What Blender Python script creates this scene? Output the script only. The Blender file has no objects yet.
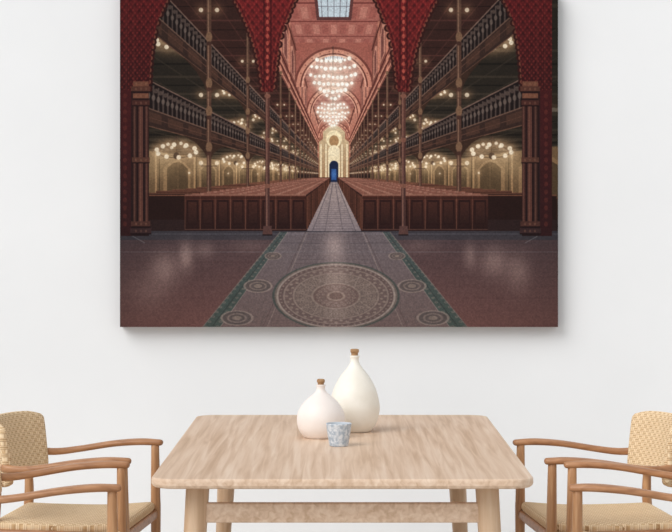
import bpy, bmesh, math, random
import numpy as np
from mathutils import Vector, Matrix
random.seed(4); rng=np.random.RandomState(7)
scn=bpy.context.scene
try:
    scn.view_settings.view_transform='Standard'; scn.view_settings.look='None'
except Exception: pass
COL=scn.collection
CX,HY,F,H=340.0,223.0,1992.0,1.49
def lin(c):
    return tuple(((v/255)/12.92 if v/255<=0.04045 else ((v/255+0.055)/1.055)**2.4) for v in c)+(1,)
# ------------------------------------------------------------------ materials
def newmat(name,rough=0.6):
    m=bpy.data.materials.new(name); m.use_nodes=True
    nt=m.node_tree; b=nt.nodes['Principled BSDF']; b.inputs['Roughness'].default_value=rough
    return m,nt,b
def ramp(nt,stops):
    r=nt.nodes.new('ShaderNodeValToRGB'); e=r.color_ramp.elements
    e[0].position=stops[0][0]; e[0].color=lin(stops[0][1]); e[1].position=stops[-1][0]; e[1].color=lin(stops[-1][1])
    for p,c in stops[1:-1]:
        k=e.new(p); k.color=lin(c)
    return r
def wood(name,c1,c2,c3,scale=(20,1.2,20),rough=0.5,bump=0.05,lo=0.3,hi=0.75):
    m,nt,b=newmat(name,rough)
    tc=nt.nodes.new('ShaderNodeTexCoord'); mp=nt.nodes.new('ShaderNodeMapping'); mp.inputs['Scale'].default_value=scale
    n=nt.nodes.new('ShaderNodeTexNoise'); n.inputs['Scale'].default_value=3.0; n.inputs['Detail'].default_value=6; n.inputs['Distortion'].default_value=0.6
    nt.links.new(tc.outputs['Object'],mp.inputs[0]); nt.links.new(mp.outputs[0],n.inputs['Vector'])
    r=ramp(nt,[(lo,c1),((lo+hi)/2,c2),(hi,c3)]); nt.links.new(n.outputs['Fac'],r.inputs[0]); nt.links.new(r.outputs[0],b.inputs['Base Color'])
    bp=nt.nodes.new('ShaderNodeBump'); bp.inputs['Strength'].default_value=bump; bp.inputs['Distance'].default_value=0.002
    nt.links.new(n.outputs['Fac'],bp.inputs['Height']); nt.links.new(bp.outputs[0],b.inputs['Normal'])
    return m
def noisy(name,c1,c2,scale,rough=0.7,lo=0.35,hi=0.65,bump=0.0,detail=4):
    m,nt,b=newmat(name,rough)
    tc=nt.nodes.new('ShaderNodeTexCoord')
    n=nt.nodes.new('ShaderNodeTexNoise'); n.inputs['Scale'].default_value=scale; n.inputs['Detail'].default_value=detail
    nt.links.new(tc.outputs['Object'],n.inputs['Vector'])
    r=ramp(nt,[(lo,c1),(hi,c2)]); nt.links.new(n.outputs['Fac'],r.inputs[0]); nt.links.new(r.outputs[0],b.inputs['Base Color'])
    if bump:
        bp=nt.nodes.new('ShaderNodeBump'); bp.inputs['Strength'].default_value=bump; bp.inputs['Distance'].default_value=0.002
        nt.links.new(n.outputs['Fac'],bp.inputs['Height']); nt.links.new(bp.outputs[0],b.inputs['Normal'])
    return m
def weave(name,ax0,ax1,cell):
    m,nt,b=newmat(name,0.85)
    tc=nt.nodes.new('ShaderNodeTexCoord'); sp=nt.nodes.new('ShaderNodeSeparateXYZ'); nt.links.new(tc.outputs['Object'],sp.inputs[0])
    def M(op,a,bb=None):
        n=nt.nodes.new('ShaderNodeMath'); n.operation=op
        for i,v in enumerate((a,bb)):
            if v is None: continue
            if isinstance(v,(int,float)): n.inputs[i].default_value=v
            else: nt.links.new(v,n.inputs[i])
        return n.outputs[0]
    sa=M('SINE',M('MULTIPLY',sp.outputs[ax0],math.pi/cell)); sb=M('SINE',M('MULTIPLY',sp.outputs[ax1],math.pi/cell))
    sel=M('GREATER_THAN',M('MULTIPLY',sa,sb),0.0)
    fa=M('ABSOLUTE',M('SINE',M('MULTIPLY',sp.outputs[ax0],2*math.pi/cell))); fb=M('ABSOLUTE',M('SINE',M('MULTIPLY',sp.outputs[ax1],2*math.pi/cell)))
    h=M('ADD',M('MULTIPLY',sel,fa),M('MULTIPLY',M('SUBTRACT',1.0,sel),fb))
    h2=M('ADD',M('MULTIPLY',h,0.72),M('MULTIPLY',sel,0.28))
    n=nt.nodes.new('ShaderNodeTexNoise'); n.inputs['Scale'].default_value=30
    nt.links.new(tc.outputs['Object'],n.inputs['Vector'])
    h3=M('ADD',M('MULTIPLY',h2,0.85),M('MULTIPLY',n.outputs['Fac'],0.2))
    r=ramp(nt,[(0.05,(158,120,80)),(0.4,(214,180,136)),(0.95,(248,225,190))])
    nt.links.new(h3,r.inputs[0]); nt.links.new(r.outputs[0],b.inputs['Base Color'])
    bp=nt.nodes.new('ShaderNodeBump'); bp.inputs['Strength'].default_value=0.6; bp.inputs['Distance'].default_value=0.003
    nt.links.new(h,bp.inputs['Height']); nt.links.new(bp.outputs[0],b.inputs['Normal'])
    return m
M_table=wood('table_wood',(197,166,138),(218,190,165),(232,209,187),(18,0.6,18),0.45,0.05,0.28,0.72)
M_tleg=wood('table_leg_wood',(188,155,123),(206,175,144),(216,189,160),(14,14,1.0),0.5)
M_chairw=wood('chair_wood',(146,100,66),(172,123,85),(192,144,106),(4,18,18),0.42)
M_chairl=wood('chair_leg_wood',(158,113,76),(184,138,98),(202,160,120),(18,18,1.5),0.45)
M_wseat=weave('woven_cord_seat','X','Y',0.013)
M_wback=weave('woven_cord_back','Y','Z',0.013)
M_wall=noisy('wall_plaster',(237,239,241),(240,242,244),1.5,0.9)
M_floor=wood('floor_wood',(190,182,172),(204,197,188),(214,208,200),(1,9,9),0.5)
M_vase1=noisy('cream_ceramic',(236,231,219),(243,239,229),14,0.5)
M_vase2=noisy('blush_ceramic',(238,229,223),(244,237,232),10,0.5)
M_cork=noisy('stopper_wood',(150,112,74),(176,138,98),60,0.6)
M_cup=noisy('speckled_blue_glaze',(164,178,192),(216,222,228),90,0.4,0.40,0.62)
M_cupin=noisy('cup_inside_glaze',(196,203,210),(210,215,221),20,0.4)
# ------------------------------------------------------------------ mesh helpers
def mkobj(name,verts,faces,mat,smooth=True,bevel=None):
    me=bpy.data.meshes.new(name); me.from_pydata([tuple(v) for v in verts],[],faces); me.validate(); me.update()
    bm=bmesh.new(); bm.from_mesh(me); bmesh.ops.recalc_face_normals(bm,faces=bm.faces); bm.to_mesh(me); bm.free()
    o=bpy.data.objects.new(name,me); COL.objects.link(o)
    if mat: me.materials.append(mat)
    if smooth:
        for p in me.polygons: p.use_smooth=True
    if bevel:
        b=o.modifiers.new('bevel','BEVEL'); b.width=bevel; b.segments=3; b.limit_method='ANGLE'
    return o
def catmull(ctrl,n):
    P=[np.array(c,float) for c in ctrl]; P=[2*P[0]-P[1]]+P+[2*P[-1]-P[-2]]; out=[]
    k=len(P)-3
    for i in range(k):
        for j in range(n):
            t=j/n; a,b,c,d=P[i:i+4]
            out.append(0.5*((2*b)+(c-a)*t+(2*a-5*b+4*c-d)*t*t+(3*b-a-3*c+d)*t**3))
    out.append(P[-2]); return out
def loft(name,ctrl,mat,up=(0,0,1),seg=20,n=2.0,sub=6,endr=None):
    rows=catmull(ctrl,sub)
    if endr is None: endr=min(rows[0][3:].min(),rows[-1][3:].min())*0.7
    def endrows(r0,rin):
        d=r0[:3]-rin[:3]; d/=np.linalg.norm(d); L=[]
        for a in (20,40,60,78,88):
            a=math.radians(a); q=r0.copy(); q[:3]=r0[:3]+d*endr*(math.sin(a)-1)
            sh=endr*(1-math.cos(a)); q[3]=max(r0[3]-sh,0.15*r0[3]); q[4]=max(r0[4]-sh,0.15*r0[4]); L.append(q)
        return L
    def trim(rows_):
        p0=rows_[0][:3]; i=1
        while i<len(rows_)-2 and np.linalg.norm(rows_[i][:3]-p0)<endr*1.02: i+=1
        return i
    A=endrows(rows[0],rows[1]); B=endrows(rows[-1],rows[-2])
    i0=trim(rows); i1=trim(rows[::-1])
    R=A[::-1]+rows[i0:len(rows)-i1]+B
    up=Vector(up); V=[];Fc=[]
    for i,r in enumerate(R):
        a=R[max(i-1,0)][:3]; b=R[min(i+1,len(R)-1)][:3]
        T=Vector(b-a).normalized(); S=T.cross(up).normalized(); U=S.cross(T)
        for j in range(seg):
            t=2*math.pi*j/seg; c,s=math.cos(t),math.sin(t)
            cc=math.copysign(abs(c)**(2/n),c); ss=math.copysign(abs(s)**(2/n),s)
            V.append(Vector(r[:3])+S*r[3]*cc+U*r[4]*ss)
    for i in range(len(R)-1):
        for j in range(seg):
            k=(j+1)%seg; Fc.append((i*seg+j,i*seg+k,(i+1)*seg+k,(i+1)*seg+j))
    Fc.append(tuple(range(seg))); Fc.append(tuple((len(R)-1)*seg+j for j in range(seg)))
    return mkobj(name,V,Fc,mat)
def lathe(name,prof,mat,seg=56,sub=5):
    rows=catmull([(r,z,0) for r,z in prof],sub); V=[];Fc=[]
    for r in rows:
        for j in range(seg):
            t=2*math.pi*j/seg; V.append((max(r[0],0.0005)*math.cos(t),max(r[0],0.0005)*math.sin(t),r[1]))
    for i in range(len(rows)-1):
        for j in range(seg):
            k=(j+1)%seg; Fc.append((i*seg+j,i*seg+k,(i+1)*seg+k,(i+1)*seg+j))
    Fc.append(tuple(range(seg))); Fc.append(tuple((len(rows)-1)*seg+j for j in range(seg)))
    return mkobj(name,V,Fc,mat)
def empty(name,loc,label,cat):
    e=bpy.data.objects.new(name,None); e.empty_display_size=0.1; e.location=loc; COL.objects.link(e)
    e['label']=label; e['category']=cat; return e
def box(name,x0,x1,y0,y1,z0,z1,mat,bevel=None):
    V=[(x,y,z) for x in (x0,x1) for y in (y0,y1) for z in (z0,z1)]
    Fc=[(0,1,3,2),(4,5,7,6),(0,1,5,4),(2,3,7,6),(0,2,6,4),(1,3,7,5)]
    return mkobj(name,V,Fc,mat,False,bevel)
# ------------------------------------------------------------------ room
WY=8.6
w=box('wall_back',-4.5,4.5,WY,WY+0.15,0,3.6,M_wall); w['kind']='structure'
f=box('floor',-4.5,4.5,-1.0,WY+0.15,-0.1,0,M_floor); f['kind']='structure'
# ------------------------------------------------------------------ dining table
TX,TY=0.007,6.72
HL=0.97
tab=empty('dining_table',(TX,TY,0),'light oak dining table with rounded corners and round splayed legs','table')
def rrect(hx,hy,r,n=10):
    out=[]
    for cx,cy,a0 in ((hx-r,hy-r,0),(-hx+r,hy-r,90),(-hx+r,-hy+r,180),(hx-r,-hy+r,270)):
        for i in range(n+1):
            a=math.radians(a0+90*i/n); out.append((cx+r*math.cos(a),cy+r*math.sin(a)))
    return out
levels=[(0.7205,-0.012),(0.721,-0.009),(0.725,-0.003),(0.731,0.0),(0.742,0.0),(0.747,-0.0012),(0.7493,-0.0035),(0.75,-0.007)]
V=[];Fc=[];N=0
for z,off in levels:
    L=rrect(0.558+off,HL+off,0.075+off); N=len(L); V+=[(x,y,z) for x,y in L]
for i in range(len(levels)-1):
    for j in range(N):
        k=(j+1)%N; Fc.append((i*N+j,i*N+k,(i+1)*N+k,(i+1)*N+j))
Fc.append(tuple(range(N))); Fc.append(tuple((len(levels)-1)*N+j for j in range(N)))
top=mkobj('tabletop',V,Fc,M_table,False); top.parent=tab
for sx in (-1,1):
    for sy in (-1,1):
        l=loft('leg',[(sx*0.427,sy*0.83,0.722,0.035,0.035),(sx*0.439,sy*0.84,0.5,0.033,0.033),(sx*0.454,sy*0.855,0.25,0.027,0.027),(sx*0.470,sy*0.87,0.0,0.019,0.019)],M_tleg,up=(0,1,0),seg=28,endr=0.004)
        l.parent=tab
for sy in (-1,1):
    a=box('apron',-0.42,0.42,sy*0.835-0.014,sy*0.835+0.014,0.606,0.664,M_table,0.005); a.parent=tab
for sx in (-1,1):
    a=box('side_rail',sx*0.425-0.012,sx*0.425+0.012,-0.82,0.82,0.664,0.7215,M_table,0.003); a.parent=tab
# ------------------------------------------------------------------ chair
def build_chair():
    e=empty('dining_armchair',(0,0,0),'','chair'); parts=[]
    seat=loft('seat',[(-0.225,0,0.466,0.235,0.020),(-0.1,0,0.462,0.243,0.019),(0.08,0,0.461,0.252,0.019),(0.24,0,0.470,0.262,0.021)],M_wseat,seg=72,n=6,endr=0.018); parts.append(seat)
    ctrl=[]
    for i in range(11):
        y=-0.262+0.524*i/10; q=y/0.262
        hh=0.116-0.022*abs(q)**6
        ctrl.append((-0.165-0.095*(1-q*q),y,0.702,0.017,hh))
    parts.append(loft('backrest',ctrl,M_wback,up=(-0.18,0,1),seg=56,n=4.5,sub=4,endr=0.015))
    for s in (-1,1):
        parts.append(loft('front_leg',[(0.235,s*0.283,0.688,0.0145,0.0145),(0.237,s*0.281,0.5,0.0175,0.0175),(0.238,s*0.279,0.42,0.018,0.018),(0.240,s*0.276,0.0,0.012,0.012)],M_chairl,up=(0,1,0),seg=20,endr=0.003))
        parts.append(loft('rear_leg',[(-0.222,s*0.202,0.72,0.010,0.010),(-0.214,s*0.215,0.585,0.015,0.015),(-0.22,s*0.232,0.46,0.0175,0.0175),(-0.25,s*0.24,0.2,0.015,0.015),(-0.285,s*0.245,0.0,0.011,0.011)],M_chairl,up=(0,1,0),seg=20,endr=0.003))
        parts.append(loft('armrest',[(-0.190,s*0.252,0.664,0.011,0.014),(-0.12,s*0.272,0.661,0.013,0.0125),(-0.04,s*0.288,0.670,0.017,0.0115),(0.08,s*0.294,0.689,0.024,0.0115),(0.18,s*0.291,0.697,0.026,0.012),(0.262,s*0.282,0.695,0.018,0.011)],M_chairw,seg=24,n=2.4,sub=8,endr=0.009))
        parts.append(loft('side_rail',[(-0.225,s*0.24,0.44,0.012,0.016),(0,s*0.26,0.44,0.012,0.016),(0.236,s*0.275,0.44,0.012,0.016)],M_chairw,seg=16,n=3,endr=0.003))
        parts.append(loft('stretcher',[(-0.252,s*0.24,0.19,0.009,0.011),(0,s*0.26,0.19,0.011,0.013),(0.238,s*0.277,0.19,0.009,0.011)],M_chairw,seg=16,endr=0.003))
    parts.append(loft('front_rail',[(0.236,-0.275,0.438,0.012,0.017),(0.236,0,0.438,0.012,0.017),(0.236,0.275,0.438,0.012,0.017)],M_chairw,seg=16,n=3,endr=0.003))
    parts.append(loft('rear_rail',[(-0.226,-0.235,0.438,0.012,0.017),(-0.226,0,0.438,0.012,0.017),(-0.226,0.235,0.438,0.012,0.017)],M_chairw,seg=16,n=3,endr=0.003))
    for p in parts: p.parent=e
    return e,parts
ch,parts=build_chair()
lab='wooden armchair with woven cord seat and backrest, beside the table'
def setc(e,x,y,rot):
    e.location=(x,y,0); e.rotation_euler=(0,0,math.radians(rot)); e['label']=lab; e['category']='chair'; e['group']='dining armchairs around the table'
setc(ch,-0.93,6.95,-5.5)
for x,y,r in ((-0.935,6.24,3.5),(0.915,6.95,185.5),(0.972,6.24,175)):
    c=ch.copy(); COL.objects.link(c); setc(c,x,y,r)
    for p in parts:
        q=p.copy(); COL.objects.link(q); q.parent=c
# ------------------------------------------------------------------ vases and cup
def vase(loc,prof,stop,mat,label):
    e=empty('vase',loc,label,'vase')
    b=lathe('body',prof,mat); b.parent=e
    s=lathe('stopper',stop,M_cork,seg=28); s.parent=e
vase((0.052,7.07,0.75),[(0.0,0.0),(0.045,0.0),(0.06,0.006),(0.079,0.035),(0.089,0.075),(0.087,0.107),(0.075,0.152),(0.053,0.194),(0.031,0.222),(0.018,0.241),(0.0145,0.256),(0.017,0.267),(0.013,0.270),(0.0,0.270)],
     [(0,0.261),(0.0115,0.261),(0.012,0.277),(0.015,0.282),(0.015,0.290),(0.0115,0.293),(0,0.293)],M_vase1,'tall cream ceramic bottle vase with wooden stopper on the table')
vase((-0.066,6.87,0.75),[(0.0,0.0),(0.045,0.0),(0.06,0.005),(0.077,0.03),(0.083,0.06),(0.079,0.088),(0.064,0.116),(0.043,0.138),(0.024,0.153),(0.0155,0.164),(0.0145,0.175),(0.0165,0.181),(0.012,0.183),(0.0,0.183)],
     [(0,0.175),(0.0105,0.175),(0.011,0.188),(0.0135,0.191),(0.0135,0.198),(0.0105,0.202),(0,0.202)],M_vase2,'squat blush-white ceramic bottle vase with wooden stopper on the table')
cup=lathe('cup',[(0,0),(0.026,0),(0.031,0.004),(0.034,0.02),(0.038,0.042),(0.041,0.063),(0.0425,0.074),(0.041,0.076),(0.0395,0.073),(0.037,0.052),(0.033,0.025),(0.028,0.010),(0,0.009)],M_cup,seg=48)
cup.data.materials.append(M_cupin)
for p in cup.data.polygons:
    c=p.center; nrm=p.normal
    if c.z>0.005 and (nrm.x*c.x+nrm.y*c.y<0 or (nrm.z>0.5 and c.z<0.04)): p.material_index=1
cup.location=(-0.004,6.61,0.75); cup['label']='small pale blue speckled ceramic cup on the table'; cup['category']='cup'
# ------------------------------------------------------------------ canvas print (painted with numpy)
S=3; OX,OY,PW,PH=120,-8,438,335
IW,IH=PW*S,PH*S
img=np.zeros((IH,IW,3),np.float32)
def C(c): return np.array(c,np.float32)/255
def bb(x0,x1,y0,y1):
    a=max(int((x0-OX)*S)-1,0); b=min(int((x1-OX)*S)+2,IW); c=max(int((y0-OY)*S)-1,0); d=min(int((y1-OY)*S)+2,IH)
    return a,b,c,d
def grid(a,b,c,d):
    xs=(np.arange(a,b)+0.5)/S+OX; ys=(np.arange(c,d)+0.5)/S+OY
    return np.meshgrid(xs,ys)
def pmask(pts):
    xs=[p[0] for p in pts]; ys=[p[1] for p in pts]
    a,b,c,d=bb(min(xs),max(xs),min(ys),max(ys))
    if a>=b or c>=d: return None
    X,Y=grid(a,b,c,d); m=np.zeros(X.shape,bool); n=len(pts)
    for i in range(n):
        x0,y0=pts[i]; x1,y1=pts[(i+1)%n]
        if y0==y1: continue
        cond=((Y>=min(y0,y1))&(Y<max(y0,y1)))&(X<(x1-x0)*(Y-y0)/(y1-y0)+x0)
        m^=cond
    return a,b,c,d,X,Y,m
def poly(pts,col,al=1.0,col2=None,axis='y'):
    r=pmask(pts)
    if r is None: return
    a,b,c,d,X,Y,m=r; reg=img[c:d,a:b]
    if col2 is None: cc=np.broadcast_to(C(col),reg.shape)
    else:
        Q=Y if axis=='y' else X; lo,hi=(min(p[1] for p in pts),max(p[1] for p in pts)) if axis=='y' else (min(p[0] for p in pts),max(p[0] for p in pts))
        t=np.clip((Q-lo)/(hi-lo+1e-6),0,1)[...,None]; cc=C(col)*(1-t)+C(col2)*t
    k=(m*al)[...,None]; reg[:]=reg*(1-k)+cc*k
def line(p,q,w,col,al=1.0):
    dx,dy=q[0]-p[0],q[1]-p[1]; L=math.hypot(dx,dy)+1e-9; nx,ny=-dy/L*w/2,dx/L*w/2
    poly([(p[0]+nx,p[1]+ny),(q[0]+nx,q[1]+ny),(q[0]-nx,q[1]-ny),(p[0]-nx,p[1]-ny)],col,al)
def ell(cx,cy,rx,ry,col,al=1.0,inner=0.0):
    a,b,c,d=bb(cx-rx,cx+rx,cy-ry,cy+ry)
    if a>=b or c>=d: return
    X,Y=grid(a,b,c,d); r=np.sqrt(((X-cx)/rx)**2+((Y-cy)/ry)**2)
    soft=0.4/max(min(rx,ry),0.3); m=np.clip((1-r)/soft,0,1)
    if inner: m=m*np.clip((r-inner)/soft,0,1)
    k=(m*al)[...,None]; img[c:d,a:b]=img[c:d,a:b]*(1-k)+C(col)*k
def glow(cx,cy,rx,ry,col,al):
    a,b,c,d=bb(cx-3*rx,cx+3*rx,cy-3*ry,cy+3*ry)
    if a>=b or c>=d: return
    X,Y=grid(a,b,c,d); g=np.exp(-(((X-cx)/rx)**2+((Y-cy)/ry)**2))[...,None]*al
    img[c:d,a:b]+=g*C(col)*(1-np.clip(img[c:d,a:b],0,1))
VX,VY=334.0,175.0
def P(X,Y,Z): return (VX+X/Z,VY+Y/Z)
def globe(x,y,r,k=1.0):
    glow(x,y,r*2.6,r*2.6,(255,180,120),0.30*k); ell(x,y,max(r,0.6),max(r,0.6),(255,236,205),min(1,0.95*k))
img[:]=C((40,27,24))
ZF=8.0
# nave ceiling & end wall
poly([P(-125,-430,1.9),P(125,-430,1.9),P(125,-430,ZF),P(-125,-430,ZF)],(178,104,92),1,(150,88,78))
Z=1.9
while Z<ZF:
    line(P(-125,-430,Z),P(125,-430,Z),1.6/Z*1.6,(110,50,46)); 
    for k in range(-4,5):
        Z2=min(Z+0.3,ZF); c=((206,140,122) if (k+int(Z*10))%2 else (146,76,68))
        poly([P(k*26-9,-430,Z+0.06),P(k*26+9,-430,Z+0.06),P(k*26+9,-430,Z2-0.05),P(k*26-9,-430,Z2-0.05)],c,0.5)
    Z+=0.3
for (z0,z1,hw) in ((2.38,2.72,40),(3.42,3.75,34)):
    poly([P(-hw-8,-430,z0-0.06),P(hw+8,-430,z0-0.06),P(hw+8,-430,z1+0.06),P(-hw-8,-430,z1+0.06)],(96,56,54))
    poly([P(-hw,-430,z0),P(hw,-430,z0),P(hw,-430,z1),P(-hw,-430,z1)],(196,212,222))
    for k in range(-2,3): line(P(k*hw/2.5,-430,z0),P(k*hw/2.5,-430,z1),0.8,(120,120,130))
    line(P(-hw,-430,(z0+z1)/2),P(hw,-430,(z0+z1)/2),0.8,(120,120,130))
poly([P(-125,-430,ZF),P(125,-430,ZF),P(125,57,ZF),P(-125,57,ZF)],(176,110,88),1,(120,74,56))
def nave_arch(z,col,ringc):
    r=125/z; top=VY-430/z; cy=top+r*1.12
    arc=[(VX-r*math.cos(math.pi*i/24),cy-r*math.sin(math.pi*i/24)) for i in range(25)]
    poly([(VX-r-0.5,cy)]+[(VX-r-0.5,top-2),(VX+r+0.5,top-2),(VX+r+0.5,cy)]+arc[::-1],col)
    ringpts=lambda q:[(VX-r*q*math.cos(math.pi*i/24),cy-r*q*math.sin(math.pi*i/24)) for i in range(25)]
    poly(ringpts(1.0)+ringpts(0.90)[::-1],ringc); poly(ringpts(0.90)+ringpts(0.86)[::-1],(96,46,40)); poly(ringpts(0.86)+ringpts(0.82)[::-1],(226,160,136))
    poly(ringpts(1.06)+ringpts(1.0)[::-1],(100,48,42),0.8)
    for i in range(3,22,2):
        a=math.pi*i/24; ell(VX-r*0.95*math.cos(a),cy-r*0.95*math.sin(a),1.0,1.0,(120,60,50),0.7)
def upper_walls(zn,zf):
  for s in (-1,1):
    poly([P(s*125,-430,zn),P(s*125,-430,zf),P(s*125,-130,zf),P(s*125,-130,zn)],(150,88,76),1,(112,64,55))
    Z=1.9
    while Z<zf-0.2:
        z1=min(Z+0.45,zf)
        if Z>=zn-0.01:
            a,b=Z+0.08,z1-0.06; m=(a+b)/2
            poly([P(s*125,-132,a),P(s*125,-200,a),P(s*125,-226,m),P(s*125,-200,b),P(s*125,-132,b)],(54,32,30))
            poly([P(s*125,-300,a),P(s*125,-372,a),P(s*125,-392,m),P(s*125,-372,b),P(s*125,-300,b)],(206,142,120),0.8)
            poly([P(s*125,-305,a+.08),P(s*125,-365,a+.08),P(s*125,-380,m),P(s*125,-365,b-.08),P(s*125,-305,b-.08)],(110,62,58),0.9)
            line(P(s*125,-430,Z),P(s*125,-130,Z),5/Z,(196,124,102))
        Z+=0.45
    for y in (-260,-285,-410): line(P(s*125,y,zn),P(s*125,y,zf),1.2,(86,40,36))
    for y in (-270,-245): line(P(s*125,y,zn),P(s*125,y,zf),1.0,(206,140,116))
for z in (7.9,6.6): nave_arch(z,(160,94,78),(206,140,116))
# ark
poly([(319,183),(319,142),(323,139),(323,132),(327,128),(334,124),(341,128),(345,132),(345,139),(349,142),(349,183)],(210,188,150),1,(156,118,84))
ell(334,139,8,9,(240,222,180)); ell(334,141,5,6,(170,130,88))
poly([(328,150),(340,150),(340,183),(328,183)],(232,214,176)); ell(334,151,6,6,(236,220,184))
for x in (321,326,342,347): line((x,144),(x,182),1.1,(240,222,184))
poly([(329.5,164),(338.5,164),(338.5,182),(329.5,182)],(24,34,64)); ell(334,164.5,4.5,4,(24,34,64))
poly([(331.5,169),(336.5,169),(336.5,180),(331.5,180)],(44,84,150),0.9); glow(334,174,2.2,4,(90,150,255),0.3)
upper_walls(4.6,ZF); nave_arch(4.7,(168,98,84),(210,144,120)); upper_walls(3.25,4.7); nave_arch(3.3,(158,88,76),(200,130,108)); upper_walls(1.9,3.3)
def ring_lamp(x,y,z,sc=1.0):
    u=sc/z
    line((x,y-26*u),(x,y+4*u),1.2*u,(22,17,15))
    glow(x,y,30*u,15*u,(255,180,110),0.20)
    ell(x,y-1*u,25*u,8*u,(26,22,20),0.95,0.86); ell(x,y-7*u,13*u,4*u,(30,25,22),0.9,0.75)
    for sx in (-1,1): line((x,y-18*u),(x+sx*24*u,y),0.9*u,(30,24,22),0.9)
    ell(x,y+4*u,4*u,4.5*u,(36,28,24),0.95); ell(x,y-18*u,3*u,3*u,(60,46,38),0.9)
    for k in range(10):
        a=k*2*math.pi/10+0.2; globe(x+25*u*math.cos(a),y+8*u*math.sin(a)-2*u,3.1*u,0.95)
    for k in range(4):
        a=k*2*math.pi/4+0.5; globe(x+12*u*math.cos(a),y-9*u+3*u*math.sin(a),2.4*u,0.85)
for s in (-1,1):
    lv=[(-330,-235,-105,(54,31,27),(60,38,31)),(-105,-105,-36,(40,34,28),(56,44,34)),(-38,-38,57,(38,32,26),(128,98,68))]
    for (yt,yc,yb,cc,wc) in lv:
        wc2=tuple(int(v*0.7) for v in wc)
        poly([P(s*290,yc,0.75),P(s*290,yc,ZF),P(s*290,yb,ZF),P(s*290,yb,0.75)],wc,1,wc2)
        Z=0.8
        while Z<ZF-0.3:
            q=yc*0.72+yb*0.28; q2=yb*0.85+yc*0.15; m=Z+0.16
            def bay(i,j,col,al): poly([P(s*290,q2,Z+i),P(s*290,q,Z+i),P(s*290,(q+yc)/2+j,Z+i+(0.32-2*i)*0.25),P(s*290,(q+2*yc)/3+j,m),P(s*290,(q+yc)/2+j,Z+0.32-i-(0.32-2*i)*0.25),P(s*290,q,Z+0.32-i),P(s*290,q2,Z+0.32-i)],col,al)
            bay(0,0,tuple(min(255,int(v*1.2)) for v in wc),0.8)
            bay(0.035,4,(120,108,94) if yc==-105 else tuple(int(v*0.5) for v in wc),0.75)
            line(P(s*290,q2,m),P(s*290,yc*0.9+yb*0.1,m),1.2/Z,tuple(int(v*0.9) for v in wc),0.8)
            line(P(s*290,yc,Z-0.07),P(s*290,yb,Z-0.07),3.5/Z,tuple(min(255,int(v*1.3)) for v in wc))
            line(P(s*290,yc,Z-0.04),P(s*290,yb,Z-0.04),1.2/Z,tuple(int(v*0.4) for v in wc))
            Z+=0.45
        if yc==-38:
            poly([P(s*290,30,0.75),P(s*290,30,ZF),P(s*290,57,ZF),P(s*290,57,0.75)],(58,34,28))
            line(P(s*290,30,0.75),P(s*290,30,ZF),1.0,(120,80,58))
        poly([P(s*125,yc,0.6),P(s*290,yc,0.6),P(s*290,yc,ZF),P(s*125,yc,ZF)],cc)
        Z=0.62
        while Z<ZF-0.2:
            line(P(s*125,yc,Z),P(s*290,yc,Z),2.4/Z,tuple(int(v*1.6) for v in cc),0.7)
            line(P(s*125,yc,Z+0.1),P(s*290,yc,Z+0.1),1.6/Z,tuple(int(v*0.5) for v in cc),0.7); Z+=0.225
        for k in (160,200,245): line(P(s*k,yc,0.6),P(s*k,yc,ZF),1.2,tuple(int(v*1.5) for v in cc),0.6)
        if yc==-38:
            poly([P(s*125,57,0.9),P(s*290,57,0.9),P(s*290,57,ZF),P(s*125,57,ZF)],(46,30,30))
    z=ZF
    while z>1.25:
        poly([P(s*160,57,z),P(s*285,57,z),P(s*285,26,z),P(s*160,26,z)],(60,32,26) if int(z*10)%2 else (40,22,20))
        line(P(s*160,26,z),P(s*285,26,z),1.4/z,(112,70,54)); z-=0.16
    for z in (1.4,1.9,2.6,3.6,5): glow(*P(s*245,-14,z),30/z,20/z,(255,200,130),0.30); globe(*P(s*275,-4,z),2.4/z,0.8)
    for z in (2.2,3.2,4.8): glow(*P(s*230,-80,z),50/z,18/z,(255,170,110),0.12)
    for z in (4.6,3.6,2.8,2.0,1.25):
        for yy in (-28,-165,-95):
            if yy==-95 and z<1.9: continue
            x,y=P(s*197,yy,z); ring_lamp(x,y,z)
    # gallery fronts
    for (yt,yr,yb,ys) in ((-133,-131,-112,-98),(-64,-62,-45,-33)):
        poly([P(s*125,yb,0.6),P(s*125,yb,ZF),P(s*125,ys,ZF),P(s*125,ys,0.6)],(62,42,36),1,(44,30,27))
        poly([P(s*125,yt,0.6),P(s*125,yt,ZF),P(s*125,yb,ZF),P(s*125,yb,0.6)],(30,21,21))
        z=0.62
        while z<ZF:
            line(P(s*125,yr,z),P(s*125,yb,z),1.2/z,(92,76,70),0.8); 
            ell(*P(s*125,(yr+yb)/2,z),1.4/z,2.4/z,(110,94,86),0.8)
            ell(*P(s*125,yr+3,z*1.014),1.6/z,1.8/z,(100,82,74),0.7)
            z*=1.028
        for yy,cw,cl in ((yt,1.3,(126,98,86)),(yb,1.2,(116,86,72)),(yb+6,0.8,(96,64,52)),(ys,1.1,(110,76,60))):
            line(P(s*125,yy,0.6),P(s*125,yy,ZF),cw,cl,0.9)
        z=0.66
        while z<5:
            poly([P(s*125,yb+2,z),P(s*125,yb+2,z+0.1*z),P(s*125,ys-3,z+0.1*z),P(s*125,ys-3,z)],(88,58,46),0.6); z*=1.14
        for k in range(15):
            z=1.0+0.45*k
            for zz in (-0.17,0.17):
                if z+zz<0.6: continue
                poly([P(s*125,ys,z),P(s*125,ys,z+zz),P(s*125,ys+4,z+zz*0.55),P(s*125,ys+10,z+zz*0.25),P(s*125,ys+20,z)],(58,38,30),0.95)
    # columns and lamps
    zs=[1.0+0.45*k for k in range(15)][::-1]
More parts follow.
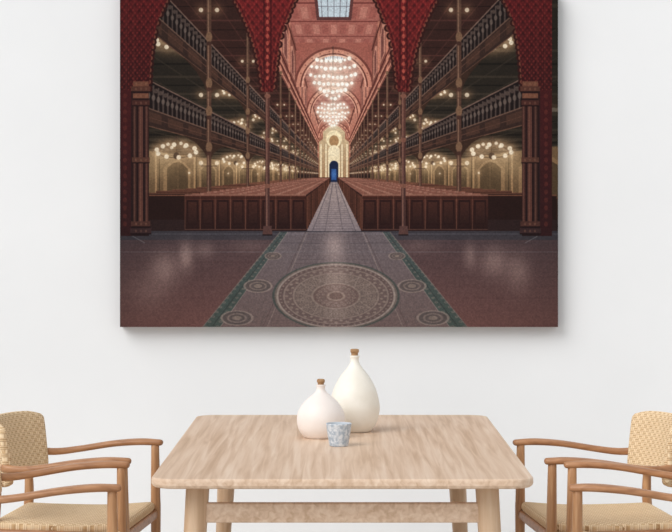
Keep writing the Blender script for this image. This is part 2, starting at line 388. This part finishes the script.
    for z in zs:
        w_=4.6/z; x=P(s*125,0,z)[0]; yt,yb_=VY-330/z,VY+57/z
        if z>1.9: yt=VY-235/z
        poly([(x-w_/2,yt),(x+w_/2,yt),(x+w_/2,yb_),(x-w_/2,yb_)],(94,66,52),1,(74,48,40))
        line((x-w_*0.15,yt),(x-w_*0.15,yb_),w_*0.3,(148,112,90),0.7)
        for yy in (-240,-92,-28,-138,-64): 
            ell(x,VY+yy/z,w_*0.75,w_*1.2,(122,90,68)); ell(x,VY+yy/z+w_*1.4,w_*0.6,w_*0.5,(70,44,37))
        for yy in (-12,-80,-165):
            line((x-8/z,VY+(yy+3)/z),(x+8/z,VY+(yy+3)/z),0.9/z,(60,44,36))
            for dx in (-8,8):
                globe(x+dx/z,VY+yy/z,2.4/z,0.8)
# main floor & aisle
poly([P(-149,57,1),P(154,57,1),P(154,57,ZF),P(-149,57,ZF)],(60,44,44))
poly([P(-28,57,0.98),P(28,57,0.98),P(28,57,ZF),P(-28,57,ZF)],(176,156,150),1,(126,114,119))
for k in (-22,-9,9,22): line(P(k,57,0.98),P(k,57,ZF),0.9,(86,78,84),0.7)
z=1.0
while z<ZF: line(P(-22,57,z),P(22,57,z),1.2/z,(92,82,88),0.5); z*=1.055
# pews
for s in (-1,1):
    xo=149 if s<0 else 154
    poly([P(s*28,20,1),P(s*28,57,1),P(s*28,57,ZF),P(s*28,20,ZF)],(82,42,34),1,(40,21,19))
    z=1.0
    while z<ZF:
        line(P(s*28,20,z),P(s*28,57,z),1.6/z,(132,80,60),0.7); line(P(s*28,20,z*1.02),P(s*28,57,z*1.02),1.2/z,(28,14,14),0.8); z*=1.06
    poly([P(s*28,20,1),P(s*xo,20,1),P(s*xo,20,ZF),P(s*28,20,ZF)],(76,42,36),1,(52,26,24))
    z=6.5
    while z>1.0:
        line(P(s*28,20,z),P(s*xo,20,z),1.5/z,(148,94,78),0.75)
        line(P(s*28,21.6,z),P(s*xo,21.6,z),1.6/z,(32,16,17),0.85)
        for k in range(6):
            xk=28+(xo-28)*(k+0.5)/6; line(P(s*(xk-2),20,z),P(s*(xk+2),20,z),1.6/z,(186,140,120),0.5)
        z/=1.055
    x0,x1=sorted((VX+s*28,VX+s*xo))
    poly([(x0,195),(x1,195),(x1,231),(x0,231)],(78,41,33),1,(38,21,21))
    n=8
    for k in range(n):
        a=x0+(x1-x0)*(k+0.12)/n; b=x0+(x1-x0)*(k+0.88)/n
        poly([(a,200),(b,200),(b,225),(a,225)],(42,22,21)); poly([(a+1.5,202),(b-1.5,202),(b-1.5,223),(a+1.5,223)],(68,37,31),1,(46,26,24))
        line((a-1.8,196),(a-1.8,230),0.9,(110,68,54),0.8)
    line((x0,195),(x1,195),1.6,(146,98,82)); line((x0,198),(x1,198),0.8,(34,17,17)); line((x0,229.5),(x1,229.5),1.2,(84,54,47))
# foreground floor
poly([(120,231),(558,231),(558,328),(120,328)],(58,55,62),1,(106,73,70))
poly([(120,240),(558,240),(558,328),(120,328)],(82,62,64),0.8,(118,78,73))
def R(q,y): return (335+q*(y-173),y)
for s in (-1,1):
    poly([R(s*0.0,232),R(s*0.93,232),R(s*0.86,328),R(0,328)],(104,94,99),1,(112,92,89))
    poly([R(s*0.80,232),R(s*0.93,232),R(s*0.86,328),R(s*0.745,328)],(66,76,76),1,(72,82,77))
    for q0,q1,c in ((0.80,0.745,(148,132,126)),(0.93,0.86,(138,122,116)),(0.865,0.80,(50,54,54)),(0.5,0.47,(84,68,68)),(0.47,0.44,(146,128,122))):
        line(R(s*q0,232),R(s*q1,328),0.9,c,0.6)
    y=236.0
    while y<328:  # guilloche dots along the borders
        h=(y-173)/155
        for q in (0.905,0.83): 
            x_=335+s*(q-0.065*(y-232)/96)*(y-173); ell(x_,y,2.0*h+0.4,1.3*h+0.2,(128,120,110),0.55); ell(x_,y,1.0*h,0.6*h,(66,62,60),0.6)
        for q in (0.54,0.60,0.66,0.72):
            x_=335+s*(q-0.055*(y-232)/96)*(y-173); ell(x_,y+0.8*(int(q*100)%2),2.1*h,1.4*h,(88,78,78),0.45); ell(x_,y,0.9*h,0.6*h,(140,122,116),0.5)
        y+=2.0+3.2*h
    for (cx,cy,rx) in ((77,286,15),(62,256,9),(98,318,17)):
        ell(335+s*cx,cy,rx,rx*0.46,(146,128,120),0.8); ell(335+s*cx,cy,rx*0.86,rx*0.40,(86,76,75),0.9); ell(335+s*cx,cy,rx*0.62,rx*0.29,(134,116,109),0.8,0.7); ell(335+s*cx,cy,rx*0.3,rx*0.14,(140,122,112),0.8)
for y in (234,243,252): line((120,y),(558,y),0.9,(126,122,130) if y!=243 else (50,46,52),0.4)
for s in (-1,1): line((335+s*210,232),(335+s*190,243),0.9,(150,150,156),0.35)
for k in range(12):
    y=250+k*k*0.75
    if y<328: line((120,y),R(-0.95,y),0.5,(74,48,48),0.3); line(R(0.95,y),(558,y),0.5,(74,48,48),0.3)
for q in (1.3,1.7,2.1,2.6,3.2):
    for s in (-1,1): line(R(s*q,250),R(s*q,328),0.5,(74,48,48),0.25)
for k in range(26):
    y=234+k*k*0.15
    if y<328: line(R(-0.44,y),R(0.44,y),0.6,(84,70,72),0.35)
for j in range(-6,7): line(R(j*0.07,234),R(j*0.065,328),0.6,(84,70,72),0.3)
y=236.0
while y<268:
    h=(y-173)/155
    for j in range(-6,6):
        x_=335+(j+0.5)*0.07*(y-173); ell(x_,y,1.5*h,1.0*h,(138,120,116),0.4)
    y+=2.0+2.5*h
# medallion
mx,my,mrx,mry=336,296,60,32
for rr,c in ((1.07,(72,76,73)),(1.03,(112,98,92)),(1.0,(152,136,128)),(0.965,(96,78,76)),(0.89,(134,116,109)),(0.86,(104,86,83)),(0.73,(136,118,110)),(0.70,(110,94,89)),(0.42,(138,120,111)),(0.385,(104,84,80)),(0.16,(134,114,104)),(0.12,(90,70,66))):
    ell(mx,my,mrx*rr,mry*rr,c,0.95)
for k in range(56):
    a=k*2*math.pi/56; ell(mx+mrx*0.927*math.cos(a),my+mry*0.927*math.sin(a),1.5,0.9,(142,124,116),0.7)
    ell(mx+mrx*(0.795+0.03*(-1)**k)*math.cos(a),my+mry*(0.795+0.03*(-1)**k)*math.sin(a),2.0,1.2,(146,128,118),0.7)
for q,n_,r_ in ((0.64,44,2.1),(0.56,36,2.6),(0.48,32,2.0),(0.30,20,2.4),(0.22,14,1.8)):
    for k in range(n_):
        a=(k+(int(q*50)%2)*0.5)*2*math.pi/n_; ell(mx+mrx*q*math.cos(a),my+mry*q*math.sin(a),r_,r_*0.56,(142,124,115),0.6); ell(mx+mrx*q*math.cos(a),my+mry*q*math.sin(a),r_*0.5,r_*0.28,(84,68,66),0.7)
for k in range(16):
    a=k*2*math.pi/16
    line((mx+mrx*0.42*math.cos(a),my+mry*0.42*math.sin(a)),(mx+mrx*0.70*math.cos(a+0.2),my+mry*0.70*math.sin(a+0.2)),0.7,(148,130,120),0.5)
    line((mx+mrx*0.42*math.cos(a),my+mry*0.42*math.sin(a)),(mx+mrx*0.70*math.cos(a-0.2),my+mry*0.70*math.sin(a-0.2)),0.7,(148,130,120),0.5)
# floor reflections
for x,y,rx,ry,k in ((165,268,14,16,0.28),(186,256,7,14,0.34),(150,290,20,18,0.13),(205,250,10,8,0.18),(494,262,13,15,0.28),(518,272,12,18,0.24),(470,256,6,12,0.24),(334,245,10,14,0.3),(336,285,12,36,0.2),(250,246,20,8,0.1),(420,246,20,8,0.1)):
    glow(x,y,rx,ry,(255,205,185),k)
# central chandeliers
def chand(cx,cy,w,h):
    line((cx,cy-h*1.5),(cx,cy),0.8,(50,34,32)); glow(cx,cy,w*0.95,h*0.95,(255,214,176),0.5)
    rows=[(-0.9,0.72,8),(-0.55,0.95,10),(-0.15,1.0,11),(0.22,0.82,9),(0.55,0.56,7),(0.86,0.26,4)]
    for (v,hw,n) in rows:
        ell(cx,cy+v*h,w*hw,h*0.10,(110,76,56),0.9,0.75)
        for k in range(n):
            t=-1+2*k/(n-1); r=w*0.092*random.uniform(0.75,1.1); x=cx+w*hw*t+random.uniform(-.4,.4); y=cy+v*h+h*0.09*math.sqrt(max(0,1-t*t))+random.uniform(-.8,.8)
            glow(x,y,r*1.9,r*1.9,(255,225,190),0.42); ell(x,y,r,r,(255,250,238))
chand(333,114,15,11.5); chand(333,78,22.5,21)
# foreground thin columns
for x in (267.5,403.5):
    poly([(x-2.2,84),(x+2.2,84),(x+2.2,232),(x-2.2,232)],(92,56,48),1,(68,44,42)); line((x-0.7,84),(x-0.7,232),1.0,(150,106,90),0.75)
    for y,wd in ((90,4.6),(96,3.4),(140,3.0),(186,3.0)): ell(x,y,wd,2.4,(124,80,66)); 
    poly([(x-4,226),(x+4,226),(x+5,235),(x-5,235)],(86,58,54)); line((x-5,235),(x+5,235),1.5,(36,26,28))
# red spandrels
def mirror(pts): return [(671-x,y) for x,y in pts]
def sm(pts): return [tuple(p) for p in catmull([(a,b) for a,b in pts],5)]
pl=sm([(226,-12),(238,6),(249,30),(257,56),(262,86),(262,92)]); pr=sm([(273,92),(274,84),(277,58),(281,36),(288,16),(300,-12)])
pier=pl+pr
sl=sm([(174,-12),(162,10),(155,32),(151,58),(149,86),(149,92)])
side=[(119,-12)]+sl+[(119,92)]
def scallop(pts,inn):
    L=0
    for i in range(len(pts)-1):
        p,q=pts[i],pts[i+1]; L+=math.hypot(q[0]-p[0],q[1]-p[1])
        if L>4.6:
            L=0; x,y=q; ell(x,y,3.9,3.9,(52,22,21)); ell(x+inn*0.8,y,2.7,2.7,(120,64,50)); ell(x+inn*1.6,y,1.8,1.8,(80,22,25))
for fn,sg in ((lambda p:p,1),(mirror,-1)):
    scallop(fn(pl),sg); scallop(fn(pr),-sg); poly(fn(pier),(118,29,32),1,(78,25,26))
    for q,cl in ((1.5,(56,15,18)),(3.5,(140,54,45))):
        for A_,d in ((pl,q),(pr,-q)):
            B_=[(x+d,y) for x,y in fn(A_)] if sg>0 else [(x-d,y) for x,y in fn(A_)]
            for i in range(len(B_)-1): line(B_[i],B_[i+1],0.9,cl,0.7)
    scallop(fn(sl),-sg); poly(fn(side),(102,25,29),1,(62,23,24))
for fn,base in ((lambda p:p,pier),(mirror,pier),(lambda p:p,side),(mirror,side)):
    a,b,c,d,X,Y,m=pmask(fn(base))
    XX=np.abs(X-335.5)
    u=np.sin(XX*1.45)*np.sin(Y*1.1); u2=np.cos(XX*0.72)*np.cos(Y*0.55)
    k=(m*np.clip(u*1.3,0,1)*0.38)[...,None]; img[c:d,a:b]=img[c:d,a:b]*(1-k)+C((186,64,56))*k
    k=(m*np.clip(-u2*1.4,0,1)*0.45)[...,None]; img[c:d,a:b]=img[c:d,a:b]*(1-k)+C((42,13,17))*k
for s in (0,1):
    g=(lambda x:671-x) if s else (lambda x:x)
    for xx in (264,271): line((g(xx),-8),(g(xx),88),1.1,(54,14,18),0.8)
    for y in range(-6,84,7): ell(g(267.5),y,1.7,2.5,(200,92,74),0.7)
    for xx in (126,134): line((g(xx),-8),(g(xx),236),0.9,(124,52,45),0.5)
    P0,P1=sorted((g(119),g(149)))
    poly([(P0,90),(P1,90),(P1,236),(P0,236)],(50,26,26),1,(38,23,25))
    Q0,Q1=sorted((g(119),g(131))); poly([(Q0,90),(Q1,90),(Q1,236),(Q0,236)],(74,26,28),1,(52,25,27))
    for y in range(96,232,8): ell(g(125),y,2.2,2.8,(122,54,44),0.4)
    for xx,cw,cl in ((135,3.6,(74,45,39)),(141,4.6,(98,59,50)),(147,3.4,(80,47,41))):
        line((g(xx),104),(g(xx),224),cw,cl); line((g(xx)-0.6,104),(g(xx)-0.6,224),0.8,(140,96,80),0.5); line((g(xx)+cw/2,104),(g(xx)+cw/2,224),0.9,(28,14,16),0.9)
    for y,hw,cl in ((84,8,(118,72,55)),(89,10,(90,53,43)),(96,8,(126,78,59)),(103,9,(76,41,36)),(160,9,(92,57,46)),(224,10,(80,48,42)),(231,11,(60,39,40))):
        a,b=sorted((g(141-hw),g(141+hw*0.95))); poly([(a,y-2.6),(b,y-2.6),(b,y+2.6),(a,y+2.6)],cl); line((a,y+2.8),(b,y+2.8),0.8,(28,14,16))
        for xx in (136,141,146): ell(g(xx),y,1.2,1.6,(150,104,82),0.4)
def nz(step,amp):
    n=rng.rand(IH//step+2,IW//step+2).astype(np.float32); n=np.kron(n,np.ones((step,step),np.float32))[:IH,:IW]; return 1+(n-0.5)*amp
tex=nz(2,0.12)*nz(4,0.14)
def blur(a):
    b=a.copy(); b[1:-1,1:-1]=(a[1:-1,1:-1]*4+a[:-2,1:-1]+a[2:,1:-1]+a[1:-1,:-2]+a[1:-1,2:])/8; return b
yy,xx=np.mgrid[0:IH,0:IW].astype(np.float32)
vg=1-0.16*(((xx/IW-0.5)*2)**2)-0.06*(((yy/IH-0.5)*2)**2)
lum=img.mean(axis=2,keepdims=True); img=lum+(img-lum)*0.92
img=np.clip(img*tex[...,None]*vg[...,None],0,1)
img=blur(blur(img))
I=bpy.data.images.new('hall_print',IW,IH)
buf=np.ones((IH,IW,4),np.float32); buf[...,:3]=img[::-1]
I.pixels.foreach_set(buf.ravel()); I.update(); I.pack()
m_print,nt,b=newmat('printed_canvas',0.75)
ti=nt.nodes.new('ShaderNodeTexImage'); ti.image=I; ti.extension='EXTEND'
uvn=nt.nodes.new('ShaderNodeUVMap'); uvn.uv_map='UVMap'; nt.links.new(uvn.outputs[0],ti.inputs[0]); nt.links.new(ti.outputs[0],b.inputs['Base Color'])
b.inputs['Specular IOR Level'].default_value=0.1
CD=8.54; cs=F/CD
x0,x1=(120-CX)/cs,(558-CX)/cs; z0,z1=H-(327-HY)/cs,H-(-8-HY)/cs
cv=box('canvas_print',x0,x1,CD,WY-0.001,z0,z1,m_print)
uv=cv.data.uv_layers.new(name='UVMap')
for p in cv.data.polygons:
    for li in p.loop_indices:
        v=cv.data.vertices[cv.data.loops[li].vertex_index].co
        uv.data[li].uv=((v.x-x0)/(x1-x0),(v.z-z0)/(z1-z0))
cv['label']='large canvas print of an ornate red hall with galleries, on wall'; cv['category']='picture'
# ------------------------------------------------------------------ light
wd=bpy.data.worlds.new('World'); scn.world=wd; wd.use_nodes=True
wd.node_tree.nodes['Background'].inputs[0].default_value=(0.97,0.985,1,1); wd.node_tree.nodes['Background'].inputs[1].default_value=0.68
L=bpy.data.lights.new('window_sun','SUN'); L.energy=2.1; L.angle=math.radians(44); L.color=(1,0.985,0.97)
lo=bpy.data.objects.new('window_sun',L); COL.objects.link(lo)
d=Vector((0.85,0.85,-0.95)); lo.rotation_euler=d.to_track_quat('-Z','Y').to_euler()
# ------------------------------------------------------------------ camera
cam=bpy.data.cameras.new('camera'); cam.sensor_width=36; cam.sensor_fit='HORIZONTAL'; cam.lens=F/672*36
cam.shift_x=-(CX-336)/672; cam.shift_y=-(266-HY)/672
co=bpy.data.objects.new('camera',cam); COL.objects.link(co); co.location=(0,0,H); co.rotation_euler=(math.radians(90),0,0)
scn.camera=co
